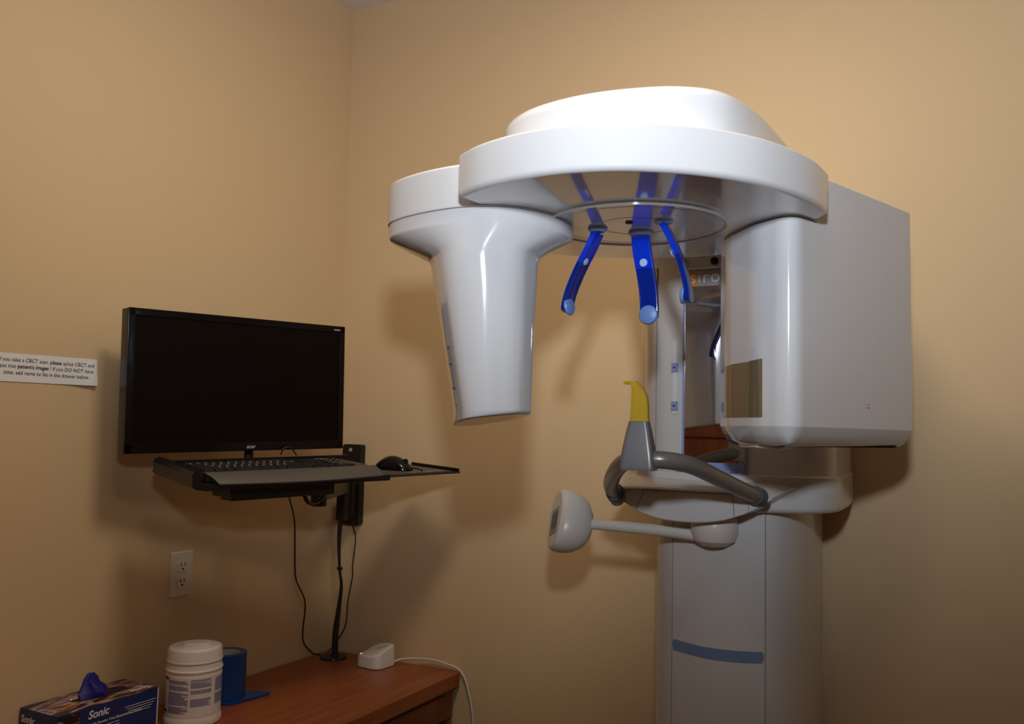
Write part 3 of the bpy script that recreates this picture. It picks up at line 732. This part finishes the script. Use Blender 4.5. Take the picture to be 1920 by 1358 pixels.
obj('cord', b, 'black', keyb)

# ================================================================== wall outlet and paper note
out = thing('wall_outlet', 'cream double electrical outlet on the left wall below the monitor', 'outlet', (0, -.621, .965))
b = new_bm(); o = rpoly([(-.657, .966), (-.585, .966), (-.585, 1.082), (-.657, 1.082)], .003, 3); cx, cz = -.621, 1.024
loft(b, [[(.0005, p.x, p.y) for p in o], [(.003, p.x, p.y) for p in o], [(.006, cx+(p.x-cx)*.93, cz+(p.y-cz)*.955) for p in o]]); obj('cover_plate', b, 'outlet', out)
for z in (1.0445, 1.0035):
    b = new_bm(); o = [Vector((cx+.0165*math.copysign(abs(math.cos(a))**.8, math.cos(a)), z+.0145*math.copysign(abs(math.sin(a))**.6, math.sin(a)))) for a in [2*PI*k/28 for k in range(28)]]
    loft(b, [[(.005, p.x, p.y) for p in o], [(.0085, p.x, p.y) for p in o]]); rc = obj('receptacle', b, 'outlet', out)
    b = new_bm(); add_box(b, (.0087, cx-.0062, z+.004), (.001, .0022, .0085)); add_box(b, (.0087, cx+.0062, z+.004), (.001, .0022, .007))
    lathe(b, [(.0027, 0), (.0027, .001)], mtx=Matrix.Translation((.0082, cx, z-.007)) @ Matrix.Rotation(PI/2, 4, 'Y'), seg=12); obj('slot', b, 'dark', rc)
b = new_bm(); lathe(b, [(.003, 0), (.0025, .001)], mtx=Matrix.Translation((.006, cx, cz)) @ Matrix.Rotation(PI/2, 4, 'Y'), seg=12); obj('screw', b, 'outlet', out)

note = thing('paper_note', 'white printed paper strip taped to the left wall beside the monitor', 'note', (.001, -1.03, 1.50))
def curl(y): t = max(0, (y+1.02)/.113); return .0015+.010*t**2.2
b = new_bm(); yc = [-1.165+.258*i/24 for i in range(25)]
secs = [[(curl(y)*.25+.0006, y, 1.5625+(y+.908)*.012), (curl(y), y, 1.500+(y+.908)*.008), (curl(y)+.0004, y, 1.500+(y+.908)*.008), (curl(y)*.25+.001, y, 1.5625+(y+.908)*.012)] for y in yc]
loft(b, secs); sh = obj('sheet', b, 'paper', note)
def note_line(parts, z, total):
    """parts: (string, bold); the line is centred on the strip"""
    size = .0122; ms = [(text_mesh(s, size, align='LEFT', bold=.00018 if bo else 0, extrude=.00005), s) for s, bo in parts]
    ws = []
    for me, s in ms:
        xs_ = [v.co.x for v in me.vertices]; ws.append(max(xs_)); 
    gap = .0038; tot = sum(ws)+gap*(len(ws)-1); k = total/tot; x = -total/2
    for (me, s), w_ in zip(ms, ws):
        for v in me.vertices:
            yy_ = -1.0285+x+v.co.x*k; f = curl(yy_); zz = z+v.co.y*.95; zf = (1.5625-zz)/.0625
            v.co = Vector((f*(.25+.75*zf)+.0016+(v.co.z*.3), yy_, zz))
        x += (w_+gap)*k
        obj('printed_words', me, 'ink', sh, sharp=20)
note_line([('If you take a CBCT scan,', 0), ('please', 1), ('splice CBCT and', 0)], 1.5465, .227)
note_line([('put into', 0), ("patient's images", 1), ('! If you DO NOT have', 0)], 1.5325, .222)
note_line([('time, add name to list in the drawer below.', 0)], 1.5185, .203)

# ================================================================== desk
desk = thing('desk', 'cherry wood desk fitted into the room corner', 'desk', (.245, -1.0, 0))
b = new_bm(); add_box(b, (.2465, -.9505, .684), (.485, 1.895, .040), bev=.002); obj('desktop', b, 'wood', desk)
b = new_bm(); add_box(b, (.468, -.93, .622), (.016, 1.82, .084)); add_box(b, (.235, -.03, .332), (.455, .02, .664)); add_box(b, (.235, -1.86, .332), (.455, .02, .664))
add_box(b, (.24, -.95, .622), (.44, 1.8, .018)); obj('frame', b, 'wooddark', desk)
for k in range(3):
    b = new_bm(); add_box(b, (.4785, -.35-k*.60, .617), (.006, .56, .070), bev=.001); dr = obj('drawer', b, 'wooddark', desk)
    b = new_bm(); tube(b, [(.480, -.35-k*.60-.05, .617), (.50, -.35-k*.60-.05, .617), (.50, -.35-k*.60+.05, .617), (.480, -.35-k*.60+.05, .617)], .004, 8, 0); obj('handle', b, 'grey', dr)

# mesh router
ra = math.radians(-10)
rt = thing('wifi_router', 'small white rounded wifi router with sloping top on the desk corner', 'router', (.240, -.078, .704), (0, 0, math.radians(-6)))
def sq(s, zf, n=48, e=.52):
    out = []
    for k in range(n):
        a = 2*PI*k/n+PI/4; x = math.copysign(abs(math.cos(a))**e, math.cos(a))*s; y = math.copysign(abs(math.sin(a))**e, math.sin(a))*s; out.append((x, y, zf(x, y)))
    return out
def topz(x, y):   # low at the front (-y), rising to a plateau
    t = max(0, min(1, (-y*.75+-x*.55+.042)/.075)); return .061-.024*t*t*(3-2*t)
b = new_bm(); loft(b, [sq(.045, lambda x, y: 0), sq(.0475, lambda x, y: .004), sq(.0455, lambda x, y: topz(x, y)-.007), sq(.0445, lambda x, y: topz(x, y)-.0025), sq(.0420, lambda x, y: topz(x, y)), sq(.030, lambda x, y: topz(x, y)), sq(.018, lambda x, y: topz(x, y)), sq(.006, lambda x, y: topz(x, y))])
rb = obj('shell', b, 'router', rt, False, sharp=60)
b = new_bm(); add_box(b, (-.030, -.034, topz(-.030, -.034)+.0004), (.0022, .004, .001), bev=.0003); obj('status_light', b, 'led', rt, False)
me = text_mesh('eero', .017, bold=.0001, extrude=.0002)
me.transform(Matrix.Rotation(math.radians(20), 4, 'Z'))
for v in me.vertices: v.co.x += .012; v.co.y += .010; v.co.z = topz(v.co.x, v.co.y)+.0006
obj('brand_lettering', me, 'sticker', rt, False)
b = new_bm(); lathe(b, [(.046, 0), (.046, .002)], (0, 0, -.0001), 32); obj('foot', b, 'dark', rt, False)
b = new_bm(); tube(b, [(.286, -.050, .716), (.305, -.030, .722), (.35, -.016, .726), (.40, -.012, .728), (.45, -.010, .722), (.485, -.009, .714), (.510, -.010, .690), (.528, -.012, .645), (.540, -.012, .59), (.548, -.012, .50), (.552, -.012, .30), (.555, -.012, .02)], .0028, 10)
tag(obj('router_cable', b, 'cable'), 'white cable running from the router over the desk edge down the wall', 'cable')

# wipes canister
wc = Vector((.165, -.712, .704)); wr = .0655
wip = thing('wipes_canister', 'white round canister of disinfecting wipes with small blue printed text', 'canister', wc)
b = new_bm(); lathe(b, [(wr-.004, 0), (wr, .003), (wr+.0015, .010), (wr, .020), (wr-.0015, .024), (wr-.002, .120), (wr-.001, .124), (wr+.0005, .128), (wr-.001, .131), (wr-.002, .134), (wr-.003, .150)], wc, 64); obj('body', b, 'tub', wip)
b = new_bm(); lathe(b, [(wr-.001, .146), (wr-.0005, .148), (wr-.001, .150), (wr-.002, .152), (wr-.003, .172), (wr-.006, .177), (wr-.011, .1785), (wr-.013, .177), (wr-.030, .1775), (.004, .178)], wc, 64); wl = obj('lid', b, 'tub', wip)
b = new_bm(); o = rpoly([(-.030, -.022), (.030, -.022), (.034, .012), (-.034, .012)], .010, 4)
LR = Matrix.Translation(wc+Vector((.0, .006, 0))) @ Matrix.Rotation(math.radians(35), 4, 'Z')
secs = [[LR @ Vector((p.x*s, p.y*s, z)) for p in o] for s, z in ((1.02, .1765), (1, .1835), (.92, .1850))]; loft(b, secs); obj('flip_cap', b, 'tub', wl)
b = new_bm(); lathe(b, [(wr-.0017, .026), (wr-.0012, .0262), (wr-.0012, .1175), (wr-.0017, .118)], wc, 64); lab = obj('label', b, 'label', wip)
def curved_bar(bm, a0, a1, z, h, r, th=.0004):
    n = max(2, int((a1-a0)/.08)); secs = []
    for i in range(n+1):
        a = a0+(a1-a0)*i/n; c, s = math.cos(a), math.sin(a)
        secs.append([(wc.x+rr*c, wc.y+rr*s, zz) for rr, zz in ((r, z), (r+th, z), (r+th, z+h), (r, z+h))])
    loft(bm, secs)
ca = math.atan2(-2.288-wc.y, 1.846-wc.x)   # the label's text side
b = new_bm(); rl = wr-.0011; zb = wc.z
for c0, c1, blocks in ((ca-1.02, ca-.18, ((.110, .101), (.098, .088), (.083, .054), (.050, .036))), (ca-.10, ca+.66, ((.112, .109), (.106, .093), (.088, .080), (.068, .050))), (ca+.84, ca+1.5, ((.110, .080), (.074, .050)))):
    for z1, z2 in blocks:
        z = z1
        while z > z2:
            curved_bar(b, c0, c1-random.random()*.25*(random.random() < .25), zb+z-.0012, .0009, rl); z -= .0023
obj('printed_text', b, 'print', lab)
b = new_bm(); curved_bar(b, ca-1.4, ca-1.06, zb+.108, .006, rl); curved_bar(b, ca-1.4, ca-1.10, zb+.034, .006, rl); obj('blue_band', b, 'printdark', lab)

# roll of blue barrier film on its stand
rc0 = Vector((.105, -.548, .704))
roll_ = thing('film_roll_stand', 'roll of blue barrier film on a flat blue stand behind the canister', 'film roll', rc0)
b = new_bm()
o = rpoly([(.075, -.640), (.160, -.580), (.182, -.452), (.120, -.470), (.045, -.530)], .012, 4); prism(b, o, .7045, .710, .001, .001, 2); obj('stand_base', b, 'tape', roll_)
b = new_bm(); seg = 56
prof = [(.034, .006), (.049, .006), (.050, .008), (.050, .118), (.049, .120), (.034, .120), (.0335, .118), (.0335, .008)]
secs = [[(rc0.x+r*math.cos(2*PI*k/seg), rc0.y+r*math.sin(2*PI*k/seg), rc0.z+z) for k in range(seg)] for r, z in prof+prof[:1]]
loft(b, secs, caps=False); obj('film', b, 'tape', roll_)
b = new_bm(); prof = [(.0325, .007), (.0334, .007), (.0334, .119), (.0315, .119), (.0315, .09), (.0315, .09), (.002, .09)]
secs = [[(rc0.x+r*math.cos(2*PI*k/seg), rc0.y+r*math.sin(2*PI*k/seg), rc0.z+z) for k in range(seg)] for r, z in prof]; loft(b, secs); obj('core', b, 'core', roll_)

# glove box
gx0, gx1, gy0, gy1, gz = .004, .129, -1.045, -.785, .795
gb = thing('glove_box', 'navy blue cardboard box of examination gloves with a glove poking out', 'glove box', ((gx0+gx1)/2, (gy0+gy1)/2, .704))
b = new_bm(); add_box(b, ((gx0+gx1)/2, (gy0+gy1)/2, (.7045+gz)/2), (gx1-gx0, gy1-gy0, gz-.7045), bev=.001); carton = obj('carton', b, 'boxblue', gb)
b = new_bm(); add_box(b, ((gx0+gx1)/2, (gy0+gy1)/2, gz+.0002), (gx1-gx0-.002, gy1-gy0-.002, .0008)); obj('printed_top', b, 'swirl', carton)
b = new_bm(); add_box(b, (gx1+.0003, gy0+.028, .752), (.0008, .052, .080)); obj('printed_corner', b, 'swirl', carton)
b = new_bm(); add_box(b, (gx1+.0005, gy1-.0015, .75), (.001, .003, .088)); obj('pale_edge', b, 'boxwhite', carton)
gc = Vector(((gx0+gx1)/2-.004, -.895, gz))
b = new_bm(); secs = [[(gc.x+.026*s*math.cos(a), gc.y+.070*s*math.sin(a), gz+z) for a in [2*PI*k/32 for k in range(32)]] for s, z in ((1, .0003), (1, .0010), (.6, .0011))]; loft(b, secs); obj('opening', b, 'dark', carton)
b = new_bm(); secs = []
rnd = random.Random(9)
for j, (s, z) in enumerate(((1, .0), (.98, .010), (.80, .020), (.55, .030), (.42, .040), (.20, .047))):
    secs.append([(gc.x+(.024*s)*math.cos(a)*(1+.22*math.sin(3*a+j))-.004*j*.3, gc.y-.016+(.034*s)*math.sin(a)*(1+.20*math.sin(4*a+j*.8))-.004*(j > 2), gz+.0012+z*(1+.10*math.sin(2*a+j))) for a in [2*PI*k/36 for k in range(36)]])
loft(b, secs); tag(obj('nitrile_glove', b, 'glove'), 'crumpled dark blue nitrile glove pulled up through the box opening', 'glove')
fx = gx1+.0012
put_text('brand_lettering', 'Sonic', .024, (fx, -.972, .778), (0, 1, 0), (0, 0, 1), 'boxwhite', carton, align='LEFT', bold=.0005, shear=.2)
put_text('small_lettering', 'Nitrile Powder Free Examination Gloves', .0085, (fx, -.972, .7575), (0, 1, 0), (0, 0, 1), 'boxwhite', carton, align='LEFT')
b = new_bm()
for k in range(4): add_box(b, (fx, -.835+.0, .772-k*.0055), (.0004, .085-.01*k, .0012))
for k in range(2): add_box(b, (fx, -.93, .748-k*.006), (.0004, .08, .0012))
obj('fine_print', b, 'boxwhite', carton)
put_text('end_lettering', 'Sonic', .021, (gx0+.008, gy0-.0012, .774), (1, 0, 0), (0, 0, 1), 'boxwhite', carton, align='LEFT', bold=.0004)
put_text('top_lettering', 'Sonic', .024, (gx1-.022, gy1-.008, gz+.0011), (0, -1, 0), (1, 0, 0), 'boxwhite', carton, align='LEFT', bold=.0005)
put_text('top_small_lettering', 'Nitrile', .010, (gx1-.040, gy1-.012, gz+.0011), (0, -1, 0), (1, 0, 0), 'boxwhite', carton, align='LEFT')
put_text('top_end_lettering', 'AiR', .020, (gx0+.045, gy0+.085, gz+.0011), (0, 1, 0), (-1, 0, 0), 'boxwhite', carton, align='LEFT', bold=.0004)
